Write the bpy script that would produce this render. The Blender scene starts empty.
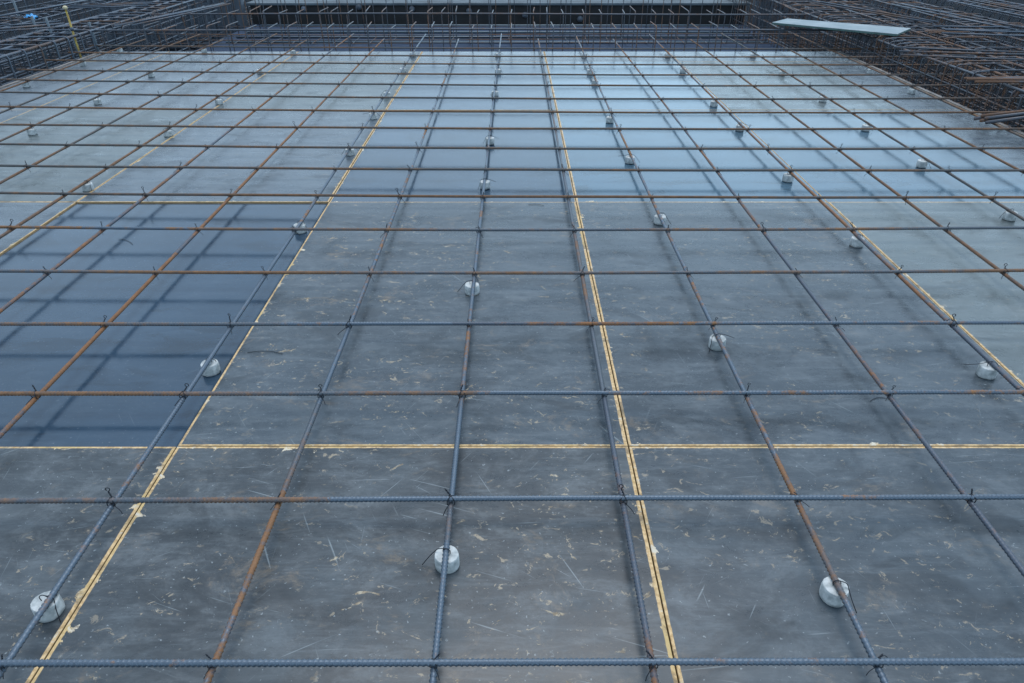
import bpy, math, random
import numpy as np
from mathutils import Vector, Matrix
random.seed(7)
R = math.radians
scene = bpy.context.scene
COL = scene.collection

# ------------------------------------------------------------------ camera
F = 706.1                    # focal length in pixels at 1024 wide
TH = R(31.67)                # downward pitch
CT, ST = math.cos(TH), math.sin(TH)
CAM_Z = 1.2105
cx, cy = 513.0, 341.5
def at(px, py, z=0.0):
    """world point on the level plane z seen at pixel (px,py); camera stands at (0,0,CAM_Z) looking along +Y, pitched down"""
    h = CAM_Z - z
    dx = (px - cx) / F; dy = (py - cy) / F
    wy = CT - dy * ST; wz = -ST - dy * CT
    t = h / -wz
    return Vector((dx * t, wy * t, z))

cam = bpy.data.cameras.new('camera'); co = bpy.data.objects.new('camera', cam); COL.objects.link(co)
co.location = (0, 0, CAM_Z); co.rotation_euler = (R(90) - TH, 0, 0)
cam.sensor_width = 36; cam.lens = F * 36 / 1024; cam.shift_x = -1.0 / 1024
cam.clip_start = .05; cam.clip_end = 500
scene.camera = co

# ------------------------------------------------------------------ tags / linking
def tag(o, label, cat, group=None, kind=None):
    if label: o['label'] = label
    if cat: o['category'] = cat
    if group: o['group'] = group
    if kind: o['kind'] = kind
    return o
def empty(name, loc=(0, 0, 0), rz=0):
    o = bpy.data.objects.new(name, None); COL.objects.link(o)
    o.location = loc; o.rotation_euler = (0, 0, rz); o.empty_display_size = .1
    return o
class MB:
    def __init__(s): s.v = []; s.f = []
    def add(s, v, f):
        n = len(s.v); s.v += [tuple(q) for q in v]; s.f += [tuple(i + n for i in q) for q in f]
    def box(s, x0, x1, y0, y1, z0, z1):
        s.add([(x0,y0,z0),(x1,y0,z0),(x1,y1,z0),(x0,y1,z0),(x0,y0,z1),(x1,y0,z1),(x1,y1,z1),(x0,y1,z1)],
              [(0,3,2,1),(4,5,6,7),(0,1,5,4),(1,2,6,5),(2,3,7,6),(3,0,4,7)])
    def tube(s, pts, r, seg=6, rfun=None, cap=True):
        P = [Vector(p) for p in pts]; n = len(P)
        up = None; verts = []; u = 0
        for i in range(n):
            t = (P[min(i+1, n-1)] - P[max(i-1, 0)]).normalized()
            if up is None:
                up = Vector((0,0,1)) if abs(t.z) < .9 else Vector((0,1,0))
            up = (up - t * up.dot(t)).normalized()
            w = t.cross(up)
            if i: u += (P[i] - P[i-1]).length
            for k in range(seg):
                a = 2 * math.pi * k / seg
                rr = r if rfun is None else rfun(u, a)
                verts.append(P[i] + (up * math.cos(a) + w * math.sin(a)) * rr)
        faces = []
        for i in range(n-1):
            for k in range(seg):
                k2 = (k+1) % seg
                faces.append((i*seg+k, i*seg+k2, (i+1)*seg+k2, (i+1)*seg+k))
        if cap:
            faces.append(tuple(range(seg))[::-1]); faces.append(tuple(range((n-1)*seg, n*seg)))
        s.add(verts, faces)
    def mesh(s, name, mat, smooth=False):
        m = bpy.data.meshes.new(name); m.from_pydata(s.v, [], s.f); m.materials.append(mat)
        m.validate(); 
        import bmesh as _b
        bm = _b.new(); bm.from_mesh(m); _b.ops.recalc_face_normals(bm, faces=bm.faces); bm.to_mesh(m); bm.free()
        if smooth:
            for p in m.polygons: p.use_smooth = True
        return m
    def build(s, name, mat, parent=None, smooth=False, loc=(0,0,0)):
        return link(name, s.mesh(name, mat, smooth), parent, loc)
def link(name, mesh, parent=None, loc=(0,0,0), rot=(0,0,0)):
    o = bpy.data.objects.new(name, mesh); COL.objects.link(o); o.parent = parent
    o.location = loc; o.rotation_euler = rot
    return o
def rounded(pts, rad, n=4):
    P = [Vector(p) for p in pts]; out = [P[0]]
    for i in range(1, len(P)-1):
        a, b, c = P[i-1], P[i], P[i+1]
        r = min(rad, (a-b).length*.45, (c-b).length*.45)
        p0 = b + (a-b).normalized()*r; p1 = b + (c-b).normalized()*r
        for k in range(n+1):
            t = k/n; out.append(p0*(1-t)**2 + b*2*t*(1-t) + p1*t*t)
    out.append(P[-1]); return out

# ------------------------------------------------------------------ materials
def newmat(name):
    m = bpy.data.materials.new(name); m.use_nodes = True
    nt = m.node_tree; b = nt.nodes['Principled BSDF']
    return m, nt, b
class N:
    """little node helper"""
    def __init__(s, nt): s.nt = nt
    def node(s, t, **kw):
        n = s.nt.nodes.new(t)
        for k, v in kw.items(): setattr(n, k, v)
        return n
    def put(s, sock, v):
        if hasattr(v, 'is_linked') or isinstance(v, bpy.types.NodeSocket): s.nt.links.new(v, sock)
        else: sock.default_value = v
    def math(s, op, a, b=0.0, c=0.0, clamp=False):
        n = s.node('ShaderNodeMath', operation=op, use_clamp=clamp)
        s.put(n.inputs[0], a); s.put(n.inputs[1], b); s.put(n.inputs[2], c); return n.outputs[0]
    def mix(s, f, a, b, mode='MIX'):
        n = s.node('ShaderNodeMix', data_type='RGBA', blend_type=mode)
        s.put(n.inputs[0], f)
        for i, v in ((6, a), (7, b)):
            if isinstance(v, (tuple, list)): n.inputs[i].default_value = (*v[:3], 1)
            else: s.nt.links.new(v, n.inputs[i])
        return n.outputs[2]
    def mapping(s, vec, loc=(0,0,0), rot=(0,0,0), scale=(1,1,1)):
        n = s.node('ShaderNodeMapping'); s.nt.links.new(vec, n.inputs[0])
        n.inputs[1].default_value = loc; n.inputs[2].default_value = rot; n.inputs[3].default_value = scale
        return n.outputs[0]
    def noise(s, vec, scale, detail=3, rough=.55, dist=0):
        n = s.node('ShaderNodeTexNoise'); s.nt.links.new(vec, n.inputs['Vector'])
        n.inputs['Scale'].default_value = scale; n.inputs['Detail'].default_value = detail
        n.inputs['Roughness'].default_value = rough; n.inputs['Distortion'].default_value = dist
        return n.outputs[0]
    def ramp(s, f, a, b):
        n = s.node('ShaderNodeMapRange', interpolation_type='SMOOTHSTEP'); s.put(n.inputs[0], f)
        n.inputs[1].default_value = a; n.inputs[2].default_value = b
        return n.outputs[0]

def bar_mat(name, steel, rust, lo, hi, rough=.5, metal=.35):
    m, nt, b = newmat(name); h = N(nt)
    g = h.node('ShaderNodeNewGeometry').outputs['Position']
    oi = h.node('ShaderNodeObjectInfo').outputs['Random']
    off = h.node('ShaderNodeCombineXYZ'); h.put(off.inputs[0], h.math('MULTIPLY', oi, 37)); h.put(off.inputs[1], h.math('MULTIPLY', oi, 91))
    va = h.node('ShaderNodeVectorMath', operation='ADD'); nt.links.new(g, va.inputs[0]); nt.links.new(off.outputs[0], va.inputs[1])
    v = va.outputs[0]
    big = h.noise(v, 1.5, 3, .6); fine = h.noise(v, 38, 4, .7); grain = h.noise(v, 260, 2, .6)
    f = h.math('ADD', h.math('MULTIPLY', big, .62), h.math('MULTIPLY', fine, .38))
    f = h.math('ADD', f, h.math('MULTIPLY', h.math('SUBTRACT', oi, .5), .10))
    mask = h.ramp(f, lo, hi)
    st = h.mix(grain, tuple(c*.62 for c in steel), tuple(c*1.4 for c in steel))
    ru = h.mix(fine, tuple(c*.3 for c in rust), tuple(c*1.7 for c in rust))
    nt.links.new(h.mix(mask, st, ru), b.inputs['Base Color'])
    h.put(b.inputs['Metallic'], h.math('MULTIPLY', h.math('SUBTRACT', 1.0, mask), metal))
    h.put(b.inputs['Roughness'], h.math('ADD', rough, h.math('MULTIPLY', mask, .3)))
    return m
STEEL = (.082, .110, .145); RUST = (.165, .080, .035)
M_NEAR = bar_mat('blue_steel_bar', STEEL, RUST, .475, .57, .45, .45)
M_CLEAN = bar_mat('blue_grey_bar', STEEL, RUST, .53, .63, .45, .45)
M_RUSTY = bar_mat('heavily_rusted_bar', (.075,.09,.11), (.15,.078,.040), .43, .62, .5, .35)
M_MID = bar_mat('part_rusted_bar', (.065,.08,.105), (.17,.077,.032), .41, .54)
M_OLD = bar_mat('rusted_bar', (.058,.060,.062), (.135,.072,.040), .38, .60, .6, .2)
M_CAGE = bar_mat('cage_steel', (.070,.088,.115), (.075,.045,.033), .50, .64, .38, .5)
M_CAGE_R = bar_mat('cage_rusty_steel', (.060,.070,.088), (.120,.062,.036), .45, .60, .45, .4)
M_WIRE = bar_mat('black_wire', (.018,.022,.03), (.05,.025,.015), .6, .75, .5, .5)
M_TEAL = bar_mat('galvanised_tube', (.07,.10,.125), (.18,.12,.08), .62, .72, .45, .3)

def plain(name, c, rough=.6, c2=None, scale=20, stretch=(1,1,1), bump=0.0):
    m, nt, b = newmat(name); h = N(nt)
    v = h.mapping(h.node('ShaderNodeNewGeometry').outputs['Position'], scale=stretch)
    n = h.noise(v, scale, 5, .6)
    c2 = c2 or tuple(x*.6 for x in c)
    nt.links.new(h.mix(h.ramp(n, .3, .7), c2, c), b.inputs['Base Color'])
    b.inputs['Roughness'].default_value = rough
    if bump:
        bp = h.node('ShaderNodeBump'); bp.inputs['Strength'].default_value = bump; bp.inputs['Distance'].default_value = .002
        nt.links.new(n, bp.inputs['Height']); nt.links.new(bp.outputs[0], b.inputs['Normal'])
    return m
M_CONC = plain('spacer_concrete', (.50,.52,.52), .85, (.24,.265,.27), 45, bump=.5)
M_WALL = plain('wall_concrete', (.09,.11,.14), .7, (.05,.062,.08), 3.5, (3,3,.6))
M_DARK = plain('painted_shade_ply', (.012,.012,.014), .8, (.006,.006,.007), 6)  # shade of the far pit side painted into the near-black board colour
M_TIMBER = plain('edge_timber', (.23,.22,.215), .7, (.09,.08,.075), 9, (6,.6,6))
M_GROUND = plain('ground_concrete', (.012,.016,.022), .6, (.006,.008,.011), 2.0)
M_PIT = plain('pit_ply', (.035,.055,.095), .9, (.02,.032,.058), 4, (1,4,1))
M_DECK2 = plain('far_deck_ply', (.10,.13,.155), .9, (.05,.065,.08), 2.2)
M_YEL = plain('yellow_plastic', (.34,.25,.04), .5, (.20,.12,.02), 25)
M_CREAM = plain('cream_cap', (.50,.43,.27), .6)
M_BLUE = plain('blue_plastic', (.02,.30,.62), .5, (.01,.16,.42), 30)
M_PLANK = plain('pale_board', (.19,.225,.24), .5, (.09,.13,.15), 4, (1,1,1))
M_PLEDGE = plain('board_green_edge', (.06,.13,.12), .6)
M_LAMIN = plain('ply_core', (.42,.30,.15), .75, (.22,.14,.07), 60, (.4,.4,9))

def panel_mat(name, hx, hy, base, wear, rough, edges, tan, seed):
    """phenolic faced plywood: hx,hy half size in metres; edges = (left,right,near,far) width of bare wood"""
    m, nt, b = newmat(name); h = N(nt)
    oc = h.node('ShaderNodeTexCoord').outputs['Object']
    sep = h.node('ShaderNodeSeparateXYZ'); nt.links.new(oc, sep.inputs[0]); X, Y = sep.outputs[0], sep.outputs[1]
    v = h.mapping(oc, loc=(seed*3.7, seed*5.1, 0))
    big = h.noise(v, 1.3, 4, .6, .4)
    med = h.noise(v, 7, 5, .65, .3)
    streak = h.noise(h.mapping(v, scale=(1.4, 9, 1)), 3.0, 7, .80, .35)
    cloud = h.noise(h.mapping(v, scale=(1.0, 1.5, 1)), 5.0, 8, .82, .3)
    col = h.mix(h.ramp(big, .3, .7), tuple(c*.82 for c in base), tuple(c*1.18 for c in base))
    dusty = tuple(min(1, q + c*1.0) for q, c in zip((.10,.112,.12), base))
    f = h.math('MULTIPLY', h.ramp(streak, .46, .72), .50*wear + .03)
    col = h.mix(f, col, dusty)
    f = h.math('MULTIPLY', h.ramp(cloud, .46, .66), .50*wear + .03)
    col = h.mix(f, col, dusty)
    dustm = h.math('MULTIPLY', h.math('MULTIPLY', h.ramp(h.noise(h.mapping(v, loc=(2,9,0), scale=(1,1.4,1)), 2.6, 8, .75, .3), .42, .62), h.ramp(med, .3, .6)), wear)
    col = h.mix(h.math('MULTIPLY', dustm, .45), col, dusty)
    # darker damp smudges
    f = h.math('MULTIPLY', h.ramp(h.noise(h.mapping(v, loc=(9,4,0), scale=(1,2,1)), 3.1, 5, .65, .8), .50, .66), .62)
    col = h.mix(f, col, tuple(c*.5 for c in base))
    # fine straight scratches in several directions
    for k, (ang, sc, th) in enumerate(((2, 1.3, .72), (-38, 1.0, .722), (24, 1.1, .718), (78, 1.2, .722), (-14, 1.0, .70), (52, .8, .71), (-66, 1.2, .71), (8, .7, .70))):
        rv = h.mapping(h.mapping(v, rot=(0, 0, R(ang + seed*7 % 13))), loc=(k*2.3, k*1.9, 0), scale=(sc*2.0, sc*70, 1))
        nn = h.noise(rv, 2.2, 2, .5, .15)
        f = h.math('MULTIPLY', h.ramp(nn, th, th+.05), 0.55*wear + .02)
        f = h.math('MULTIPLY', f, h.ramp(h.noise(h.mapping(v, loc=(k*3.1,k,0)), 5, 3, .6), .42, .6))
        col = h.mix(f, col, (.26, .30, .32))
    # white specks of dried slurry
    s1 = h.noise(h.mapping(v, scale=(1, 1.6, 1)), 38, 5, .7, 1.2)
    f = h.math('MULTIPLY', h.ramp(s1, .655, .69), h.ramp(cloud, .38, .62)); f = h.math('MULTIPLY', f, .15 + .5*wear)
    col = h.mix(f, col, (.27, .31, .33))
    s3 = h.noise(h.mapping(v, loc=(3,8,0)), 95, 2, .6, .2)
    f = h.math('MULTIPLY', h.ramp(s3, .68, .72), .08 + .42*wear)
    col = h.mix(f, col, (.34, .38, .40))
    # torn film showing tan wood
    s2 = h.noise(h.mapping(v, loc=(5,1,0), scale=(.8, 1.2, 1)), 13.5, 9, .75, .7)
    clus = h.noise(h.mapping(v, loc=(1,7,0)), 2.1, 2, .5)
    brown = h.math('MULTIPLY', h.ramp(h.noise(h.mapping(v, loc=(4,4,0), scale=(1,1.5,1)), 6.5, 7, .75, .5), .56, .72), .55*tan)
    col = h.mix(brown, col, (.20, .155, .11))
    s4 = h.noise(h.mapping(v, loc=(8,2,0), scale=(1,1.4,1)), 30, 6, .72, .8)
    f = h.math('MULTIPLY', h.math('MULTIPLY', h.ramp(s4, .605, .64), h.ramp(clus, .42, .56)), .7*tan)
    col = h.mix(f, col, (.33, .27, .19))
    th = .672 - .045*tan
    f = h.math('MULTIPLY', h.ramp(s2, th, th+.018), h.ramp(clus, .36, .5)); f = h.math('MULTIPLY', f, min(.85, .1+tan*.8))
    wcol = h.mix(h.ramp(s3, .4, .6), (.24, .185, .12), (.42, .36, .27))
    col = h.mix(f, col, wcol)
    chip = f
    # bare timber rim where the film has worn away along the joint
    er = h.noise(h.mapping(v, loc=(2,2,0)), 26, 5, .7, .5); er2 = h.noise(v, 4.5, 3, .6)
    grain = h.noise(h.mapping(v, scale=(1, 1, 1)), 90, 3, .6)
    rim = None
    for (co_, half, sgn, w) in ((X, hx, -1, edges[0]), (X, hx, 1, edges[1]), (Y, hy, -1, edges[2]), (Y, hy, 1, edges[3])):
        if w <= 0: continue
        d = h.math('SUBTRACT', half, h.math('MULTIPLY', co_, sgn))
        reach = h.math('ADD', h.math('ADD', w*.52, h.math('MULTIPLY', er, w*.45)), h.math('MULTIPLY', h.ramp(h.math('MULTIPLY', er, h.math('ADD', .5, er2)), .60, .76), w*2.0))
        q = h.math('SUBTRACT', 1.0, h.ramp(h.math('SUBTRACT', d, reach), -.0006, .0010))
        rim = q if rim is None else h.math('MAXIMUM', rim, q)
    if rim is not None:
        rc = h.mix(h.ramp(grain, .38, .62), (.42, .27, .12), (.60, .42, .22))
        rc = h.mix(h.ramp(er2, .5, .7), rc, (.46, .33, .14))
        rc = h.mix(h.ramp(er, .56, .68), rc, (.52, .47, .38))
        dirt = h.noise(h.mapping(v, loc=(6,3,0)), 17, 6, .75, .4)
        rc = h.mix(h.math('MULTIPLY', h.ramp(dirt, .50, .64), .75), rc, (.15, .11, .07))
        col = h.mix(rim, col, rc)
    nt.links.new(col, b.inputs['Base Color'])
    r = h.math('ADD', rough, h.math('MULTIPLY', h.math('SUBTRACT', cloud, .45), .75*wear + .06))
    r = h.math('ADD', r, h.math('MULTIPLY', chip, .3))
    if rim is not None: r = h.math('ADD', r, h.math('MULTIPLY', rim, .35))
    h.put(b.inputs['Roughness'], h.math('SUBTRACT', r, (.10 if wear > .25 else 0.0)))
    b.inputs['IOR'].default_value = 1.5
    h.put(b.inputs['Specular IOR Level'], h.math('SUBTRACT', .52, h.math('MULTIPLY', h.math('ADD', dustm, h.math('MULTIPLY', chip, 1.0)), .36), clamp=True))
    bp = h.node('ShaderNodeBump'); bp.inputs['Strength'].default_value = .35 if wear > .25 else .12; bp.inputs['Distance'].default_value = .0025
    hgt = h.math('ADD', h.math('MULTIPLY', med, .5), h.math('MULTIPLY', h.noise(v, 2.2, 2, .5), 1.2))
    nt.links.new(hgt, bp.inputs['Height']); nt.links.new(bp.outputs[0], b.inputs['Normal'])
    return m

# ------------------------------------------------------------------ setting
g = MB(); g.add([(-80,-60,-.62),(80,-60,-.62),(80,120,-.62),(-80,120,-.62)], [(0,1,2,3)])
tag(g.build('ground', M_GROUND), None, None, kind='structure')

XB = [-3.99, -3.357, -2.098, -.885, .304, 1.513, 2.72, 3.16]
YB = [-.36, 1.438, 3.239, 5.04, 6.84, 7.36]
# base colour, wear, roughness, tan amount, z drop
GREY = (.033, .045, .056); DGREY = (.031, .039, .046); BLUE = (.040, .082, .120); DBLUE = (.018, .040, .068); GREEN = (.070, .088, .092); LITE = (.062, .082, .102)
LOOK = {
 (1,0):(GREY,.7,.40,.6,0),(2,0):(DGREY,.95,.42,.9,0),(3,0):(DGREY,.85,.40,1.0,0),(4,0):(GREY,.7,.40,.7,0),(5,0):(GREY,.55,.40,.5,0),(6,0):(GREY,.5,.4,.5,0),
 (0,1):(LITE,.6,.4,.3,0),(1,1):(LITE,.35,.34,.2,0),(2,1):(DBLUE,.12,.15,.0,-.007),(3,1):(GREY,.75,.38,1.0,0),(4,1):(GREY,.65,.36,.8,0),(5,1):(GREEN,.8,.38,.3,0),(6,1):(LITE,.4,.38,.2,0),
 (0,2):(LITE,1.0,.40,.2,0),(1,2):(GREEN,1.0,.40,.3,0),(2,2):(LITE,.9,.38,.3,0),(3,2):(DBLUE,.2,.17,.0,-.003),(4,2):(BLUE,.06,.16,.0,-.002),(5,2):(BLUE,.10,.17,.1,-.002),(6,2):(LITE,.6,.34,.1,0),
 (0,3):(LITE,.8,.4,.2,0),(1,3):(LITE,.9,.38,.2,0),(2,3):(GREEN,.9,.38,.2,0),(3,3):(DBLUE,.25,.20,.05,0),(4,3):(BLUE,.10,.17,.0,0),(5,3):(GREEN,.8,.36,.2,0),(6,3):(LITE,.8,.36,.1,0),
}
def pw(*a):
    return a
ROWN = ['front row', 'second row', 'third row', 'fourth row', 'far edge strip']
COLN = ['narrow left-hand column', 'column left of centre by two', 'column left of centre', 'centre column', 'column right of centre', 'column right of centre by two', 'narrow right-hand column']
COLN = ['against the left edge', 'second from the left', 'third from the left', 'fourth from the left', 'fifth from the left', 'sixth from the left', 'against the right edge']
for c in range(7):
    for r in range(5):
        if r == 0 and c in (0,): continue
        x0, x1, y0, y1 = XB[c], XB[c+1], YB[r], YB[r+1]
        base, wear, rough, tan, dz = LOOK.get((c, r), (LITE, .5, .36, .1, 0))
        gx, gy = .0016, .0016
        e = .0045
        # which joints show wood, and how wide
        L_, R_, Nn, Ff = e*.8, e*.8, e*.5, e*.5
        if r == 0: Ff = .0095
        if r == 1: Nn = .0065; Ff = .004
        if r == 2: Nn = .0075
        if c == 3: L_, R_ = .0095, .0095
        if c == 4: L_ = .0085
        if c == 2: R_ = .009; L_ = .006
        if c == 1: R_ = .006
        if c == 3 and r == 0: R_ = .011
        if (c, r) == (2, 1): L_, R_, Nn, Ff = .002, 0, 0, .001
        if (c, r) == (3, 1): R_ = .012
        if c == 4 and r >= 1: R_ = .004
        if c == 5: L_ = .009 if r < 2 else .003
        if c == 4 and r in (2, 3): L_ = .011
        if c == 3 and r in (2, 3): L_, R_ = .008, .005
        x0 += gx; x1 -= gx; y0 += gy; y1 -= gy
        hx, hy = (x1-x0)/2, (y1-y0)/2
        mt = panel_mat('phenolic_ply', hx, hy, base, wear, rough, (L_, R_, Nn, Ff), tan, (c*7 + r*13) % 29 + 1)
        mb = MB(); b_ = .0012
        # bevelled slab
        lo = [(-hx,-hy,-.018),(hx,-hy,-.018),(hx,hy,-.018),(-hx,hy,-.018)]
        md = [(-hx,-hy,-b_),(hx,-hy,-b_),(hx,hy,-b_),(-hx,hy,-b_)]
        tp = [(-hx+b_,-hy+b_,0),(hx-b_,-hy+b_,0),(hx-b_,hy-b_,0),(-hx+b_,hy-b_,0)]
        fs = [(3,2,1,0),(8,9,10,11)]
        for k in range(4):
            k2 = (k+1) % 4; fs += [(k,k2,4+k2,4+k),(4+k,4+k2,8+k2,8+k)]
        mb.add(lo+md+tp, fs)
        me = mb.mesh('formwork_panel', mt); me.materials.append(M_LAMIN)
        for p in me.polygons:
            if abs(p.normal.z) < .3: p.material_index = 1
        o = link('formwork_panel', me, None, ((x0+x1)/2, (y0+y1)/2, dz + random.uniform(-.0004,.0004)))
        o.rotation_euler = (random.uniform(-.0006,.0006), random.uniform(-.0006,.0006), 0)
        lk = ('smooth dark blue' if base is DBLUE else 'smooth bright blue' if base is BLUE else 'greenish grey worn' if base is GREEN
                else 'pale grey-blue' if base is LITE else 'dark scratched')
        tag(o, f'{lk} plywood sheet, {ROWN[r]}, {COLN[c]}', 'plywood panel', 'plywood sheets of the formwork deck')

# timber edging of the deck and the side forms below it
def slab(name, x0, x1, y0, y1, z0, z1, mat, label, cat, group=None, kind=None):
    mb = MB(); X, Y, Z = (x0+x1)/2, (y0+y1)/2, z0
    mb.box(x0-X, x1-X, y0-Y, y1-Y, 0, z1-z0)
    return tag(mb.build(name, mat, None, loc=(X, Y, Z)), label, cat, group, kind)
slab('edge_batten', 3.163, 3.192, -.3, 7.36, -.05, .004, M_TIMBER, 'pale timber batten along the right edge of the plywood deck', 'batten')
slab('edge_batten', -4.028, -3.993, -.3, 7.36, -.05, .004, M_TIMBER, 'greyish timber batten along the left edge of the plywood deck', 'batten')
slab('side_form', 3.166, 3.196, -.3, 7.355, -.62, -.052, M_LAMIN, 'plywood side board below the right edge of the deck', 'side board')
slab('side_form', -4.04, -3.996, -.3, 7.355, -.62, -.052, M_LAMIN, 'plywood side board below the left edge of the deck', 'side board')
slab('side_form', -3.99, 3.16, 7.364, 7.39, -.62, -.004, M_PIT, 'blue-grey side board below the far edge of the deck', 'side board')
M_GROUND.node_tree.nodes['Principled BSDF'].inputs['Specular IOR Level'].default_value = .05
M_GROUND.node_tree.nodes['Principled BSDF'].inputs['Roughness'].default_value = 1
M_PIT.node_tree.nodes['Principled BSDF'].inputs['Specular IOR Level'].default_value = .15
slab('pit_floor', -3.9, 3.45, 7.40, 11.5, -.36, -.30, M_PIT, None, None, kind='structure')
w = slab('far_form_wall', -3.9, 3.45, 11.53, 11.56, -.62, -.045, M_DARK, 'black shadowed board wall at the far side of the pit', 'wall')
slab('far_deck', -3.95, 3.5, 11.50, 16.5, -.04, -.012, M_DECK2, None, None, kind='structure')
# concrete panels left and right of the black wall
def conc_wall(x0, x1, y, z1, n, label):
    e_ = empty('concrete_wall', ((x0+x1)/2, y, -.62)); W = x1-x0
    mb = MB(); mb.box(-W/2, W/2, 0, .12, 0, z1+.62); mb.build('wall', M_WALL, e_)
    for k in range(n):
        p = MB(); xx = -W/2 + (k+.5)*W/n; p.box(xx-.02, xx+.02, -.035, -.002, .05, z1+.60); p.build('rib', M_WALL, e_)
    tag(e_, label, 'wall')
conc_wall(-6.1, -3.98, 11.4, .10, 7, 'grey-blue ribbed wall behind the cages, left of the black gap')
conc_wall(3.55, 6.0, 11.4, .12, 8, 'grey-blue ribbed wall behind the cages, right of the black gap')

# small pale anchor discs on the black wall
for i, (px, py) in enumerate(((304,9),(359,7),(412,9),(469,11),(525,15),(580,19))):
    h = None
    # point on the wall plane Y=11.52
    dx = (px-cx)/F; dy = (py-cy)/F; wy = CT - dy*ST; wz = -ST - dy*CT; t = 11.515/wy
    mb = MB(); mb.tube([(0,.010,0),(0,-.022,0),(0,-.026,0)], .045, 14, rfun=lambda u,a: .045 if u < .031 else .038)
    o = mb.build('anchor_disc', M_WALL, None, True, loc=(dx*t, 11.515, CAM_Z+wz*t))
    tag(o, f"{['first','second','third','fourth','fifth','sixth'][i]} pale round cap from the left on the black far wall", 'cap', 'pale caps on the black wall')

# ------------------------------------------------------------------ the rebar mat
RB = .0064
ZL = .035 + RB + .0004; ZT = ZL + 2*RB + .0004
TROWS = [ # pixel heights at x = 0,256,512,768,1024
 (663.3,662.9,662.3,661.8,661.5),(501,499.5,498.6,497.6,497),(393.7,393.5,393,392.6,392.2),(324,324,323.8,323,322.5),(271,272.6,273,272,270.6),
 (227,229,230,229,227.8),(193,195,196.7,197,197.5),(165.5,168,170,169.8,170.5),(143.8,146.8,148.5,148.5,148.3),(124.3,127,128.7,128.7,128.7),
 (106.3,110.5,111.9,111.9,112.5),(91.8,96.8,98.3,98.3,98.3),(79,83.8,85,85,85.2),(69,73,74.3,74.5,74.5),(59.3,62.6,64.5,64.5,64.5),(51.5,54.7,56.5,56.6,56.6),(44.5,46.9,48.6,48.7,48.5)]
TX = [-4.08]*17
TFIT = []
for row in TROWS:
    P = [at(x, y, ZT) for x, y in zip((0,256,512,768,1024), row)]
    TFIT.append(np.polyfit([p.x for p in P], [p.y for p in P], 2))
def ty(i, x):
    c = TFIT[i]; return float(c[0]*x*x + c[1]*x + c[2])
CR = { 0:(-2,[5,212,436,655,880]), 1:(-2,[107,277.5,450,623.5,798.5,972]), 2:(-3,[35,183,320,461,603,746,890]),
 3:(-3,[103,230,348.5,468.5,591,714,837,955]), 4:(-4,[46,155,265.5,370,474,582,689,797,898,1007]),
 5:(-5,[10,101,197,294,387,478,574,667.5,764,853,947.5]), 6:(-5,[61,144,231,317,401,483.5,569,653,739,818,904,994]),
 7:(-6,[26,106,179.5,254.5,334,409,486,564.5,640,719,792,870,950,1026]),
 8:(-6,[65.5,139,206,275.5,349,417,488.5,560,629.5,701,769,839,912,983]),
 9:(-7,[31,102,170,232,296,363,426,491,557,619.5,685,748,813,881,945]) ,
 10:(-8,[11,69,134,195.5,252.5,313,373,432,492,553,611,673,731,791,854,912.5,975]),
 11:(-8,[45,97.5,158,216,270,325,382,437,493.5,550.7,605,661,717,773,831,886,940]),
 14:(-8,[126,170.6,219,267,313,358.5,404,449,496.5,542.5,590,634,682,728,777.5,822.5,867]),
 15:(-8,[146.5,188,234,279.5,323,366,410,453,497.7,541,586,629.5,672,716,762,805.5,849])}
# row 9 starts one bar further right than row 10
CR[9] = (-7,[31-0,102,170,232,296,363,426,491,557,619.5,685,748,813,881,945])
pts = {}
for ti, (k0, xs) in CR.items():
    for j, x in enumerate(xs):
        c = TFIT[ti]
        yy = np.interp(x, (0,256,512,768,1024), TROWS[ti])
        p = at(x, float(yy), ZT); pts.setdefault(k0+j, []).append((p.y, p.x))
LFIT = {}
for k, q in pts.items():
    ys = np.array([a for a, b in q]); xs = np.array([b for a, b in q]); 
    w_ = np.clip(5/np.maximum(ys, 1), .5, 3)
    LFIT[k] = np.polyfit(ys, xs, 2 if (len(q) > 9 and ys.min() < 2.0) else 1, w=w_)
LFIT[-9] = np.array([0, -3.80])
def lx(k, y):
    return float(np.polyval(LFIT[k], y))

PITCH = .0098
def ribs(u, a):
    s = 1 if a < math.pi else -1
    ph = (u/PITCH + s*.55*math.sin(a*1.0) ) % 1.0
    edge = abs(math.sin(a))
    rid = max(0.0, 1 - abs(ph-.5)*4.2) * (edge**.35 if edge > .12 else 0.0)
    return RB - .0006 + .0019*rid + (.0006 if edge < .25 else 0)
def span(a, b, st):
    n = max(1, int(abs(b-a)/st)); return [a + (b-a)*i/n for i in range(n+1)]

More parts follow.
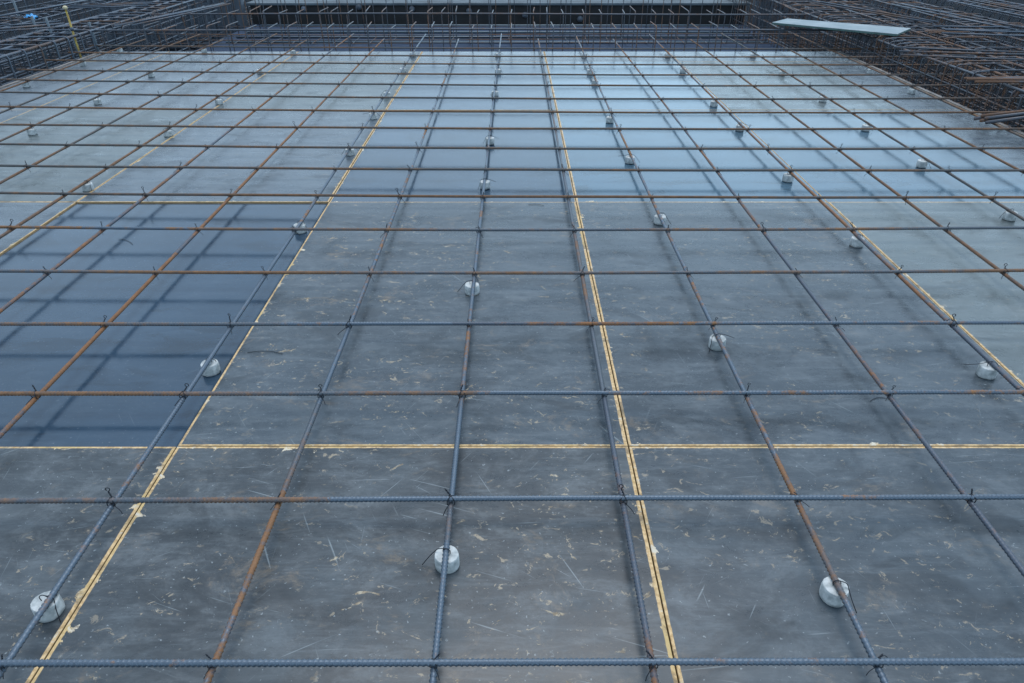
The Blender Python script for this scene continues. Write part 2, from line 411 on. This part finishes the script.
ORD = ['nearest','second','third','fourth','fifth','sixth','seventh','eighth','ninth','tenth','eleventh','twelfth','thirteenth','fourteenth','fifteenth','sixteenth','seventeenth']
STEP = .00196
tlook = ['blue-grey ribbed','blue-grey ribbed, orange at its left','blue-grey and orange','half rusty','mixed grey and orange']
TB = []
def restyle(o, axis, runs):
    """stretches of one bar that are rustier or cleaner than the rest"""
    me = o.data; base = len(me.materials)
    for j, (a, b, m) in enumerate(runs):
        me.materials.append(m)
        for p in me.polygons:
            q = p.center[axis] + o.location[axis] + .004*math.sin(p.index*1.7)
            if a < q < b: p.material_index = base + j
for i in range(17):
    mb = MB()
    ymid = ty(i, 0); xl = -4.12; xr = 4.25 + random.uniform(-.25,.35)
    if i in (6,7,8,9,10,11,12,13): xr += .55
    if i < 6: xr = 3.6; 
    vis = (ymid*CT + 1.15*ST) * 530 / F + .1       # half width seen at this distance
    if i < 6:
        a, b = max(xl, -vis), min(xr, vis)
        xs = span(xl, a, .08)[:-1] + span(a, b, STEP) + span(b, xr, .08)[1:] if a > xl else span(a, b, STEP) + span(b, xr, .08)[1:]
        seg = 10
        P = [Vector((x, ty(i, x), ZT + .0006*math.sin(x*5+i))) for x in xs]
        mb.tube(P, RB, seg, rfun=ribs)
    else:
        P = [Vector((x, ty(i, x), ZT + .0008*math.sin(x*4+i*2) + (.0 if x < 3.2 else (x-3.2)*random.uniform(-.004,.004)))) for x in span(xl, xr, .12)]
        mb.tube(P, RB+.0002, 8)
    mt = M_CLEAN if i == 0 else M_NEAR if i in (1,2,3) else M_RUSTY if i in (4,5) else M_OLD
    # origin on the bar
    o0 = Vector((0, ymid, ZT)); mb.v = [(v[0], v[1]-o0.y, v[2]-o0.z) for v in mb.v]
    o = mb.build('rebar', mt, None, True, loc=o0)
    d = tlook[0] if i == 0 else tlook[1] if i == 1 else tlook[2] if i == 2 else tlook[3] if i < 6 else 'rusty brown'
    pos = ('nearest to the camera' if i == 0 else 'farthest, beyond the deck edge over the pit' if i == 16 else f'{ORD[i]} from the front')
    tag(o, f'{d} crosswise steel bar, {pos}', 'rebar', 'crosswise bars of the rebar mat'); TB.append(o)
    runs = {1: [(-9, -.42, M_RUSTY), (-.42, 9, M_CLEAN)], 2: [(-.10, 9, M_CLEAN), (-9, -.10, M_RUSTY)], 3: [(-9, -.75, M_RUSTY), (-.2, .5, M_MID)], 4: [(.75, 9, M_RUSTY)], 5: [(-9, -1.3, M_NEAR)]}.get(i)
    if runs: restyle(o, 0, runs)

ENDS = {-9:(95,30),-8:(150,36),-7:(215,30),-6:(230,35),-5:(283,33),-4:(308,37),-3:(356,31),-2:(382,40),-1:(425,35),0:(459.5,38)}
endrow = {k:(33 if (k % 2 == 0) else 38.5) for k in range(-9, 9)}
LB = {}
lname = {0:'centre'}
NUM = ['','first','second','third','fourth','fifth','sixth','seventh','eighth','ninth']
for k in sorted(LFIT):
    mb = MB(); yend = at(513, endrow[k] + random.uniform(-1, 1), ZL).y
    ya = -.25
    near_vis = 3.6
    # where the bar enters the picture
    yin = .6
    for yy in span(.6, 7, .05):
        if abs(lx(k, yy)) < (yy*CT + 1.15*ST)*545/F: yin = yy; break
    if yin < near_vis - .3:
        ys = span(ya, yin, .1)[:-1] + span(yin, near_vis, STEP) + span(near_vis, yend, .1)[1:] if yin > ya else []
    else: ys = span(ya, yend, .1)
    P = [Vector((lx(k, y) if y > .3 else lx(k, .3) + (y-.3)*(lx(k,.6)-lx(k,.3))/.3, y, ZL - max(0, y-7.4)*.01)) for y in ys]
    mb.tube(P, RB, 10 if yin < near_vis else 8, rfun=ribs if yin < near_vis - .3 else None)
    mt = {0:M_CLEAN, 1:M_RUSTY, 2:M_NEAR, -1:M_NEAR, -2:M_CLEAN, 3:M_MID, 4:M_MID}.get(k, M_MID if abs(k) < 5 else M_OLD)
    o0 = Vector((lx(k, 3), 3, ZL)); mb.v = [(v[0]-o0.x, v[1]-o0.y, v[2]-o0.z) for v in mb.v]
    o = mb.build('rebar', mt, None, True, loc=o0)
    side = 'running up the middle of the deck' if k == 0 else (f'{NUM[abs(k)]} left of the middle one' if k < 0 else f'{NUM[k]} right of the middle one')
    tag(o, f'{"grey" if mt in (M_NEAR, M_CLEAN) else "part rusty" if mt is M_MID else "rusty brown"} lengthwise steel bar, {side}', 'rebar', 'lengthwise bars of the rebar mat')
    LB[k] = o
    gy_ = lambda pyy: at(513, pyy, ZL).y
    runs = {0: [(gy_(543), gy_(503), M_RUSTY)], -1: [(gy_(490), gy_(405), M_RUSTY)], 1: [(-1, gy_(395), M_MID)], 2: [(gy_(600), gy_(520), M_RUSTY)]}.get(k)
    if runs: restyle(o, 1, runs)

# ------------------------------------------------------------------ tie wires at the crossings (parts of the crosswise bar)
def tie_mesh(seed):
    rnd = random.Random(seed); mb = MB(); r = .0014; q = RB + .0014
    # diagonal loop passing under the lengthwise bar and over the crosswise one (origin = axis of crosswise bar)
    zb = -2*RB - q
    a = Vector((-q*1.3, -q*1.4, -RB)); loop = []
    for sgn in (1, -1):
        loop = [(-q*1.1*sgn, -q*1.2, 0.001), (-q*1.25*sgn, -q*.9, -RB*2), (0, 0, zb-.0005), (q*1.25*sgn, q*.9, -RB*2), (q*1.1*sgn, q*1.2, 0.001), (0, q*.3, q+.0012), (-q*1.1*sgn, -q*1.2, 0.001)]
        mb.tube(rounded(loop, .005, 3), r, 5)
    # twisted knot rising on the far side, bent loop at its tip
    bx, by = rnd.uniform(-.008,.006), rnd.uniform(.004,.010)
    hgt = rnd.uniform(.007,.024); lean = rnd.uniform(-.014,.010)
    st = Vector((bx*.3, q*.9, q*.6)); top = st + Vector((lean, by, hgt))
    for ph in (0, math.pi):
        tw = []
        for j in range(13):
            t = j/12; p = st.lerp(top, t); an = ph + t*9
            tw.append(p + Vector((math.cos(an), math.sin(an), 0))*.0012)
        mb.tube(tw, r, 5)
    if rnd.random() < .5:
        lp = [top + Vector((.0055*math.sin(t*5.6)*(1), .002*t, .0055*(1-math.cos(t*5.6)))) for t in [j/9 for j in range(10)]]
        mb.tube(lp, r, 5)
    # loose tail
    L = rnd.uniform(.008,.04); s = rnd.choice((-1,1))
    tl = [Vector((0, -q, -.004)), Vector((s*L*.35, -q-.004, -.012)), Vector((s*L*.8, -q-.012, -.022)), Vector((s*L, -q-.02, -.028))]
    mb.tube(rounded(tl, .02, 4), r*.85, 5)
    if rnd.random() < .5:
        mb.tube(rounded([Vector((0,q,0)), Vector((-s*L*.5, q+.012, .006)), Vector((-s*L, q+.016, -.01))], .02, 4), r*.85, 5)
    return mb.mesh('tie_wire', M_WIRE, True)
TM = [tie_mesh(s) for s in range(9)]
rnd = random.Random(3)
for i in range(16):
    for k in LFIT:
        # crossing by iteration
        y = ty(i, 0)
        for _ in range(4): x = lx(k, y); y = ty(i, x)
        zc = y*CT + 1.15*ST
        if abs(x)/zc*F > 560: continue
        if i > 7 and rnd.random() < .08: continue
        o = link('tie_wire', TM[rnd.randrange(9)], TB[i], Vector((x, y, ZT)) - TB[i].location, (0, 0, rnd.uniform(-.35,.35)))
        s = rnd.uniform(.62,.95); o.scale = (s if rnd.random() < .5 else -s, s, s)

# ------------------------------------------------------------------ round concrete spacers
def spacer_mesh(seed):
    rd = random.Random(seed); mb = MB(); seg = 28; rings = []
    prof = [(.0235,0),(.0262,.0015),(.0268,.010),(.0262,.0245),(.0256,.0325),(.0246,.0345),(.015,.0350),(.004,.0350)]
    vs = []
    for (r, z) in prof:
        for k in range(seg):
            a = 2*math.pi*k/seg; rr = r*(1 + .022*math.sin(3*a+seed) + rd.uniform(-.018,.014))
            vs.append((rr*math.cos(a), rr*math.sin(a), z + (rd.uniform(-.0005,.0004) if 0 < z < .034 else 0)))
    fs = [(i*seg+k, i*seg+(k+1)%seg, (i+1)*seg+(k+1)%seg, (i+1)*seg+k) for i in range(len(prof)-1) for k in range(seg)]
    fs.append(tuple((len(prof)-1)*seg+k for k in range(seg))); fs.append(tuple(range(seg))[::-1])
    mb.add(vs, fs); m = mb.mesh('concrete_spacer', M_CONC, False)
    for p in m.polygons:
        if abs(p.normal.z) < .8: p.use_smooth = True
    return m
def spacer_wire(seed):
    rd = random.Random(seed); mb = MB(); r = .0010
    mb.tube(rounded([(-.006,.0,.034),(-.0085,.0,.046),(0,.001,.0515),(.0085,.002,.044),(.007,.002,.034)], .006, 3), r, 5)
    s = rd.choice((1,1,-1)); a = rd.uniform(-.9,.3); L = rd.uniform(.025,.06)
    p = [Vector((.004*s,.001,.049)), Vector((.020*s,.002,.044)), Vector((s*L*.7*math.cos(a), L*.7*math.sin(a), .025)), Vector((s*L*math.cos(a), L*math.sin(a)-.01, .004))]
    mb.tube(rounded(p, .03, 5), r, 5)
    if rd.random() < .25:
        p = [Vector((-.004*s,.001,.049)), Vector((-s*.030,.008,.038)), Vector((-s*(L+.01), .012*rd.uniform(-1,2), .030))]
        mb.tube(rounded(p, .03, 5), r, 5)
    return mb.mesh('tie_wire', M_WIRE, True)
SM = [spacer_mesh(s) for s in range(5)]; SW = [spacer_wire(s+20) for s in range(6)]
SP = [(447,560),(48,607),(834,592),(210,366),(717,343),(987,371),(472,289),(300,227),(660,220),(857,242),(485,185),(630,160),(1010,216),(87.5,187),
 (98.5,102),(32,132),(168,133.5),(219,102),(151,75),(25,85),(80,64),(260,72),(350,152),(373,116.5),(387,95),(403,70.5),(498,71.5),(495,94),(490,141),
 (590,72),(595,82.5),(610,120),(683,71),(714,104),(740,128),(782,73.5),(823,99.5),(866,128),(922,164),(788,178),(870,71.5),(912,91.5),
 (123,49.5),(204,51),(293,52.5),(413,55),(498,55.5),(584.5,56),(668,56),(753,56)]
import collections
placed = []
for (px, py) in SP:
    p = at(px, py, .016); y = min(p.y, 7.31); x = p.x
    near = min(LFIT, key=lambda k: abs(lx(k, y)-x))
    off = x - lx(near, y)
    if abs(off) > .018 and (px, py) not in ((987,371),): x = lx(near, y) + max(-.018, min(.018, off))
    placed.append((x, y, near, px))
bay = collections.Counter()
used = set()
for n, (x, y, k, px) in enumerate(placed):
    o = link('concrete_spacer', SM[n % 5], None, (x, y, .0004 if not (-2.098 < x < -.885 and 1.438 < y < 3.239) else -.0068), (0, 0, random.uniform(0, 6.28)))
    w_ = link('tie_wire', SW[n % 6], o); w_.rotation_euler = (0, 0, -o.rotation_euler.z + random.uniform(-.3,.3))
    front = sum(1 for i in range(16) if ty(i, x) < y)
    kn = 'the middle lengthwise bar' if k == 0 else f'the {NUM[abs(k)]} lengthwise bar {"left" if k < 0 else "right"} of the middle'
    bn = 'in front of the nearest crosswise bar' if front == 0 else f'just behind crosswise bar {front} from the front'
    kn = 'middle long bar' if k == 0 else f'{NUM[abs(k)]} long bar {"left" if k < 0 else "right"} of middle'
    bn = 'in front of nearest cross bar' if front == 0 else f'just behind cross bar {front} from front'
    lab = f'white spacer under {kn}, {bn}'
    lab = lab.replace('lengthwise bar', 'long bar').replace('crosswise bar', 'cross bar')
    if k == 0 and front == 1: lab = 'round white concrete spacer at the photo bottom, under the middle long bar'
    if lab in used: lab = lab.replace('white spacer', 'farther white spacer')
    used.add(lab)
    tag(o, lab, 'spacer', 'round concrete spacers under the mat')

# ------------------------------------------------------------------ reinforcement cages round the deck
def cage(name, label, origin, length, depth_w, z0, z1, spacing, mat, axis='y', hooks=None, side_bars=3, top_bars=3, bot_bars=3, rs=.005, rm=.009, seed=0, closed=True, drop=.0, group=None):
    """cage running along `axis`; cross-section depth_w wide from z0 to z1. Each stirrup and each main bar is a part."""
    rd = random.Random(seed); e_ = empty(name, origin)
    z1 -= origin[2]; z0 -= origin[2]
    def P(a, c, z):   # along, across, height
        return (c, a, z) if axis == 'y' else (a, c, z)
    vars_ = []
    for v in range(4):
        mb = MB(); j = lambda s=.008: rd.uniform(-s, s)
        zt = z1 + rd.uniform(-.02,.02); la = rd.uniform(-.012,.012); lb = rd.uniform(-.012,.012)
        if closed:
            pts_ = [P(0, depth_w*.25, zt), P(0, 0+j(), zt+j()), P(la, j(), z0), P(0, depth_w, z0), P(lb, depth_w+j(), zt+j()), P(.012, -.0+.05, zt+.004), P(.014, -.012+.03, zt-.09)]
        else:
            hk = hooks
            pts_ = [P(j(), hk + j(.03), zt+j()), P(0, j(), zt), P(la, j(), z0), P(0, depth_w, z0), P(lb, depth_w+j(), zt+j()), P(j(), depth_w+hk+j(.04), zt+j())]
        mb.tube(rounded(pts_, .035, 4), rs, 6)
        vars_.append(mb.mesh('stirrup', mat, True))
    n = int(length/spacing)
    for i in range(min(n, 99)):
        a = i*spacing + rd.uniform(-.018,.018)
        o = link('stirrup', vars_[rd.randrange(4)], e_, P(a, 0, 0))
        tw = rd.uniform(-.05,.05)
        o.rotation_euler = (0, 0, rd.uniform(-.04,.04)) if axis == 'y' else (0, 0, rd.uniform(-.04,.04))
    def main(c, z, r, dz=0):
        mb = MB(); a0 = -.1 + rd.uniform(-.12,.05); a1 = length + rd.uniform(-.1,.3); q = []
        ph = rd.uniform(0, 6)
        for t in span(0, 1, .04):
            q.append(P(a0+(a1-a0)*t, c + .006*math.sin(t*9+ph), z + .006*math.sin(t*7+ph) + dz*t))
        mb.tube(q, r, 7); mb.build('main_bar', mat, e_, True)
    for i in range(top_bars):
        c = depth_w*(i/(max(1, top_bars-1))); c = min(max(c, rm+rs), depth_w-rm-rs)
        main(c, z1 - rs - rm, rm)
    for i in range(bot_bars):
        c = depth_w*(i/(max(1, bot_bars-1))); c = min(max(c, rm+rs), depth_w-rm-rs)
        main(c, z0 + rs + rm, rm)
    for i in range(side_bars):
        z = z0 + (z1-z0)*(i+1)/(side_bars+1)
        main(rm+rs, z, rm*.7); main(depth_w-rm-rs, z + .01, rm*.7)
    return tag(e_, label, 'rebar cage', group)
GR = 'beam reinforcement cages round the deck'
# left side, parallel to the deck
cage('rebar_cage', 'dark beam cage hugging the left edge of the deck', (-4.52, 3.9, -.5), 9.0, .46, -.48, .205, .215, M_CAGE, 'y', seed=1, side_bars=3, rs=.0078, rm=.012, group=GR)
cage('rebar_cage', 'second beam cage out from the left edge of the deck', (-5.35, 4.2, -.5), 8.6, .5, -.5, .23, .17, M_CAGE, 'y', seed=2, side_bars=4, rs=.0055, group=GR)
cage('rebar_cage', 'outer left beam cage in the top left corner', (-6.5, 5.0, -.5), 9.5, .6, -.5, .26, .20, M_CAGE, 'y', seed=3, side_bars=3, rs=.006, group=GR)
# right side
cage('rebar_cage', 'rusty beam cage hugging the right edge of the deck', (3.28, 3.6, -.5), 9.2, .42, -.5, .20, .12, M_CAGE_R, 'y', seed=4, side_bars=4, rs=.0055, group=GR)
cage('rebar_cage', 'second rusty beam cage out from the right edge of the deck', (3.86, 3.8, -.5), 8.6, .42, -.5, .19, .15, M_CAGE_R, 'y', seed=5, side_bars=4, rs=.0055, group=GR)
cage('rebar_cage', 'third beam cage out from the right edge, half rusty', (4.48, 4.3, -.5), 8.4, .50, -.5, .22, .14, M_CAGE_R, 'y', seed=6, side_bars=3, rs=.0055, group=GR)
cage('rebar_cage', 'outermost grey beam cage in the top right corner', (5.3, 5.2, -.5), 8.0, .60, -.5, .25, .17, M_CAGE, 'y', seed=7, side_bars=4, rs=.0055, group=GR)
# far side, across the picture
cage('rebar_cage', 'long open topped cage across the picture just beyond the far deck edge', (-4.4, 7.46, -.3), 8.6, 1.20, -.275, .195, .2, M_CAGE_R, 'x', hooks=.36, seed=8, side_bars=1, top_bars=2, bot_bars=7, rs=.0055, rm=.0085, closed=False, group=GR)
cage('rebar_cage', 'cage across the picture right in front of the black far wall', (-4.3, 9.55, -.3), 8.6, .55, -.275, .31, .25, M_CAGE_R, 'x', hooks=.22, seed=9, side_bars=0, top_bars=2, bot_bars=3, rs=.0048, rm=.006, closed=False, group=GR)

# tall vertical starter bars in front of the black wall
sb = empty('starter_bar_row', (-4.0, 10.35, -.3))
rd = random.Random(12)
for i in range(27):
    x = i*.29 + rd.uniform(-.05,.05); mb = MB(); H = .85 + rd.uniform(-.1,.2)
    mb.tube([(x,0,0),(x+rd.uniform(-.015,.015),0,H*.5),(x+rd.uniform(-.04,.04),rd.uniform(-.03,.03),H)], .005, 6)
    mb.build('upright_bar', M_CAGE_R, sb, True)
for z in (.12,):
    mb = MB(); mb.tube([(-.2,.012,z),(3.9,.012,z+.005),(7.8,.012,z)], .005, 6); mb.build('tie_bar', M_CAGE, sb, True)
tag(sb, 'row of tall thin upright bars standing before the black far wall', 'upright bars')

# light grey bars on the pit floor, read as pale lines
for n_, yy in enumerate((32.3, 37.2, 42.2, 25.5)):
    p0 = at(513, yy, -.285); mb = MB()
    mb.tube([(-3.7,0,0),(-1,.01,0),(1.2,-.01,.001),(3.3,.004,0)], .014, 8)
    o = mb.build('pit_floor_bar', M_TEAL, None, True, loc=(0, p0.y, -.285))
    tag(o, ['third','second','nearest','farthest'][n_] + ' pale steel rod lying across the pit floor beyond the deck', 'rod', 'pale rods on the pit floor')

# column starter bars, left, thick
for n_, (px, py, ptop) in enumerate(((48,52,16),(62,54,17),(82,52,30),(30,38,0),(100,45,22))):
    p = at(px, py, 0.0); p.x = min(p.x, -4.02)
    wy_ = None
    dy = (ptop-cy)/F; wy = CT - dy*ST; wz = -ST - dy*CT; t = p.y/wy; ztop = CAM_Z + wz*t
    mb = MB(); mb.tube(rounded([(0,0,0),(.0,0,ztop*.5+.28),(-.015,.0,ztop+.55)], .1, 3), .012, 9)
    o = mb.build('starter_bar', M_TEAL, None, True, loc=(p.x-.03, p.y, -.55))
    tag(o, ['thick pale upright bar left of the yellow rod, second from it','thick pale upright bar immediately left of the yellow rod','short thick pale upright bar immediately right of the yellow rod','tall upright bar beside the blue rag in the left cages','upright bar at the far end of the left cages'][n_], 'upright bar', 'thick upright bars on the left')

# yellow rod with cream ball on top
yr = empty('yellow_rod', (-4.10, 7.12, -.5))
mb = MB(); mb.tube([(.0,0,0),(.0,0,.45),(-.02,.02,.90)], .009, 10); mb.build('rod', M_YEL, yr, True)
mb = MB()
for z0_, z1_ in ((.72,.75),(.30,.33)):
    mb.tube([(-.004,.0,z0_),(-.005,.0,z1_)], .015, 10)
mb.build('collar', M_CAGE, yr, True)
mb = MB(); vs = []; 
mb.tube([(-.02,.02,.895+.036*t) for t in span(0,1,.1)], .02, 12, rfun=lambda u,a: .0215*math.sqrt(max(.02, 1-((u-.018)/.0185)**2)))
mb.build('ball_cap', M_CREAM, yr, True)
tag(yr, 'yellow rod with a cream ball on top, upright in the left cages', 'rod')

# blue rag caught in the cages
p = at(32, 20, .22); rd = random.Random(5); mb = MB(); nx, ny = 12, 8; vs = []
for lay in (0, 1):
    for j in range(ny):
        for i in range(nx):
            u = i/(nx-1)-.5; v = j/(ny-1)-.5
            k_ = 1 - .5*abs(v)*abs(u)*2
            vs.append((u*.12*k_ + .008*math.sin(v*9), v*.09 + .006*math.sin(u*14), .035*math.cos(u*2.6)*math.cos(v*2.2) + .009*math.sin(u*17+v*9) + .006*math.sin(v*21) - lay*.004))
fs = []
for lay in (0, 1):
    b0 = lay*nx*ny
    for j in range(ny-1):
        for i in range(nx-1):
            q = (b0+j*nx+i, b0+j*nx+i+1, b0+(j+1)*nx+i+1, b0+(j+1)*nx+i); fs.append(q if not lay else q[::-1])
n1 = nx*ny
for i in range(nx-1):
    fs.append((i+1, i, n1+i, n1+i+1)); a = (ny-1)*nx+i; fs.append((a, a+1, n1+a+1, n1+a))
for j in range(ny-1):
    a = j*nx; fs.append((a, a+nx, n1+a+nx, n1+a)); a = j*nx+nx-1; fs.append((a+nx, a, n1+a, n1+a+nx))
mb.add(vs, fs)
o = mb.build('plastic_rag', M_BLUE, None, True, loc=(p.x, p.y, .235)); tag(o, 'crumpled bright blue plastic rag lying on the left cages', 'rag')

# pale board across the right hand cages
A = at(772, 23.2, .235); B = at(787, 19.3, .235); C_ = at(911, 29.0, .235); D = at(897, 35.0, .235)
ce = (A+B+C_+D)/4; brd = empty('pale_board', ce)
q = [v - ce for v in (A, D, C_, B)]
mb = MB(); th = .008
mb.add([(*v[:2], th) for v in q] + [(*v[:2], th-.005) for v in q], [(0,1,2,3),(4,7,6,5),(0,4,5,1),(1,5,6,2),(2,6,7,3),(3,7,4,0)])
mb.build('top_face', M_PLANK, brd)
mb = MB(); mb.add([(v.x*.995, v.y*.995, th-.0055) for v in q] + [(v.x*.995, v.y*.995, -.010) for v in q], [(0,1,2,3),(4,7,6,5),(0,4,5,1),(1,5,6,2),(2,6,7,3),(3,7,4,0)])
mb.build('board_core', M_PLEDGE, brd)
tag(brd, 'long pale board lying across the cages at the top right', 'board')

# bundles of loose bars lying on the cages
def bundle(label, a, b, n, mat, r=.008, seed=0, spread=.02):
    rd = random.Random(seed); a = Vector(a); b = Vector(b); e_ = empty('rebar_bundle', (a+b)/2); d = (b-a)/2; s = Vector((-d.y, d.x, 0)).normalized()
    for i in range(n):
        o1 = s*((i-(n-1)/2)*spread + rd.uniform(-.3,.3)*spread); o2 = s*((i-(n-1)/2)*spread*1.2 + rd.uniform(-.8,.8)*spread)
        e1 = rd.uniform(-.1,.1); mb = MB(); z = r*2*(i % 2)*.8
        mb.tube([-d*(1+e1) + o1 + Vector((0,0,z)), (o1+o2)/2 + Vector((0,0,z-.002)), d*(1+rd.uniform(-.08,.1)) + o2 + Vector((0,0,z))], r, 8)
        mb.build('loose_bar', mat, e_, True)
    tag(e_, label, 'rebar bundle', 'bundles of loose bars on the cages')
def A3(px, py, z): return tuple(at(px, py, z))
bundle('brown grey bundle of bars poking in from the right edge, lower of two', A3(983,120,.06), A3(1075,108,.12), 5, M_CAGE_R, .011, 1, .024)
bundle('rusty bundle of bars at the right edge, upper of two', A3(968,81,.215), A3(1090,81,.235), 4, M_CAGE_R, .008, 2, .018)
bundle('loose bars slanting across the cages behind the pale board', A3(815,2,.30), A3(935,22,.26), 3, M_CAGE, .007, 3, .05)
bundle('long loose bars slanting over the top right corner', A3(896,4,.30), A3(1030,30,.28), 3, M_CAGE, .007, 4, .06)
bundle('pair of bars slanting down over the right cages', A3(968,0,.31), A3(1040,14,.30), 4, M_CAGE_R, .007, 5, .05)
bundle('grey bars lying level across the left cages near the top', A3(70,7,.27), A3(150,4,.27), 5, M_CAGE, .007, 6, .06)
bundle('long pale bar rising across the top left corner', A3(-6,17,.285), A3(92,-1,.285), 1, M_CAGE, .010, 7, .03)
bundle('loose grey bars on the far left corner of the cages', A3(120,26,.24), A3(226,4,.26), 3, M_CAGE, .007, 8, .07)
bundle('grey bars laid level across the first two left cages', A3(-10,30,.245), A3(66,24,.245), 4, M_CAGE, .007, 9, .09)
bundle('bundle of grey bars laid across the right cages below the pale board', A3(900,52,.215), A3(1030,56,.235), 4, M_CAGE_R, .007, 10, .09)
bundle('blue grey bars across the upper right cages', A3(940,30,.27), A3(1040,33,.27), 4, M_CAGE, .007, 11, .12)

# loose wire offcuts on the plywood
OFF = [(265,353),(536,205),(880,400),(125,240)]
for n_, (px, py) in enumerate(OFF):
    p = at(px, py, .0025); rd = random.Random(n_+40); a = rd.uniform(-.6,.6); L = rd.uniform(.03,.06); mb = MB()
    q = [(math.cos(a)*L*t, math.sin(a)*L*t + .012*math.sin((t+1)*1.6), .001) for t in span(-1, 1, .2)]
    mb.tube(q, .0009, 5); o = mb.build('wire_offcut', M_WIRE, None, True, loc=(p.x, p.y, .0016 if not (-2.098 < p.x < -.885 and 1.438 < p.y < 3.239) else -.0054))
    c_ = max(j for j in range(7) if XB[j] <= p.x); r_ = max(j for j in range(5) if YB[j] <= p.y)
    tag(o, f'thin dark wire scrap {n_}' , 'wire', 'wire scraps on the plywood')
    o['label'] = f'curved black wire scrap, {ROWN[r_]}, sheet {COLN[c_]}'

# ------------------------------------------------------------------ light
W = bpy.data.worlds.new('World'); scene.world = W; W.use_nodes = True
nt = W.node_tree; bg = nt.nodes['Background']; sky = nt.nodes.new('ShaderNodeTexSky'); sky.sky_type = 'NISHITA'
sky.sun_disc = False; sky.sun_elevation = R(72); sky.sun_rotation = R(10); sky.altitude = 50; sky.air_density = 1.0; sky.dust_density = 1.2; sky.ozone_density = 2.0
h = N(nt); tc = h.node('ShaderNodeTexCoord').outputs['Generated']
cl = h.noise(h.mapping(tc, scale=(1,1,2.4)), 2.1, 6, .6, .3)
cloud = h.mix(h.ramp(cl, .35, .75), (3.9,5.2,6.3), (5.2,6.6,7.8))
sp = h.node('ShaderNodeSeparateXYZ'); nt.links.new(tc, sp.inputs[0])
low = h.math('SUBTRACT', 1.0, h.ramp(sp.outputs[2], .05, .62))
right = h.ramp(sp.outputs[0], -.30, .25)
bank = h.math('MULTIPLY', h.math('MULTIPLY', low, h.math('ADD', .30, h.math('MULTIPLY', right, .70))), h.ramp(cl, .25, .55))
cloud = h.mix(bank, cloud, (9.0,13.0,16.0))
nt.links.new(h.mix(.62, sky.outputs[0], cloud), bg.inputs['Color']); bg.inputs['Strength'].default_value = .12
sd = bpy.data.lights.new('sun', 'SUN'); sd.energy = 1.0; sd.angle = R(34); sd.color = (1, .97, .93)
so = bpy.data.objects.new('sun', sd); COL.objects.link(so)
el, az = R(72), R(10)
d = Vector((math.sin(az)*math.cos(el), math.cos(az)*math.cos(el), math.sin(el)))
so.rotation_euler = (-d).to_track_quat('-Z', 'Y').to_euler()
vs_ = scene.view_settings; vs_.view_transform = 'Standard'; vs_.look = 'None'; vs_.exposure = 0.8; vs_.gamma = 1
scene.render.engine = 'CYCLES'
scene.render.resolution_x = 1024; scene.render.resolution_y = 683
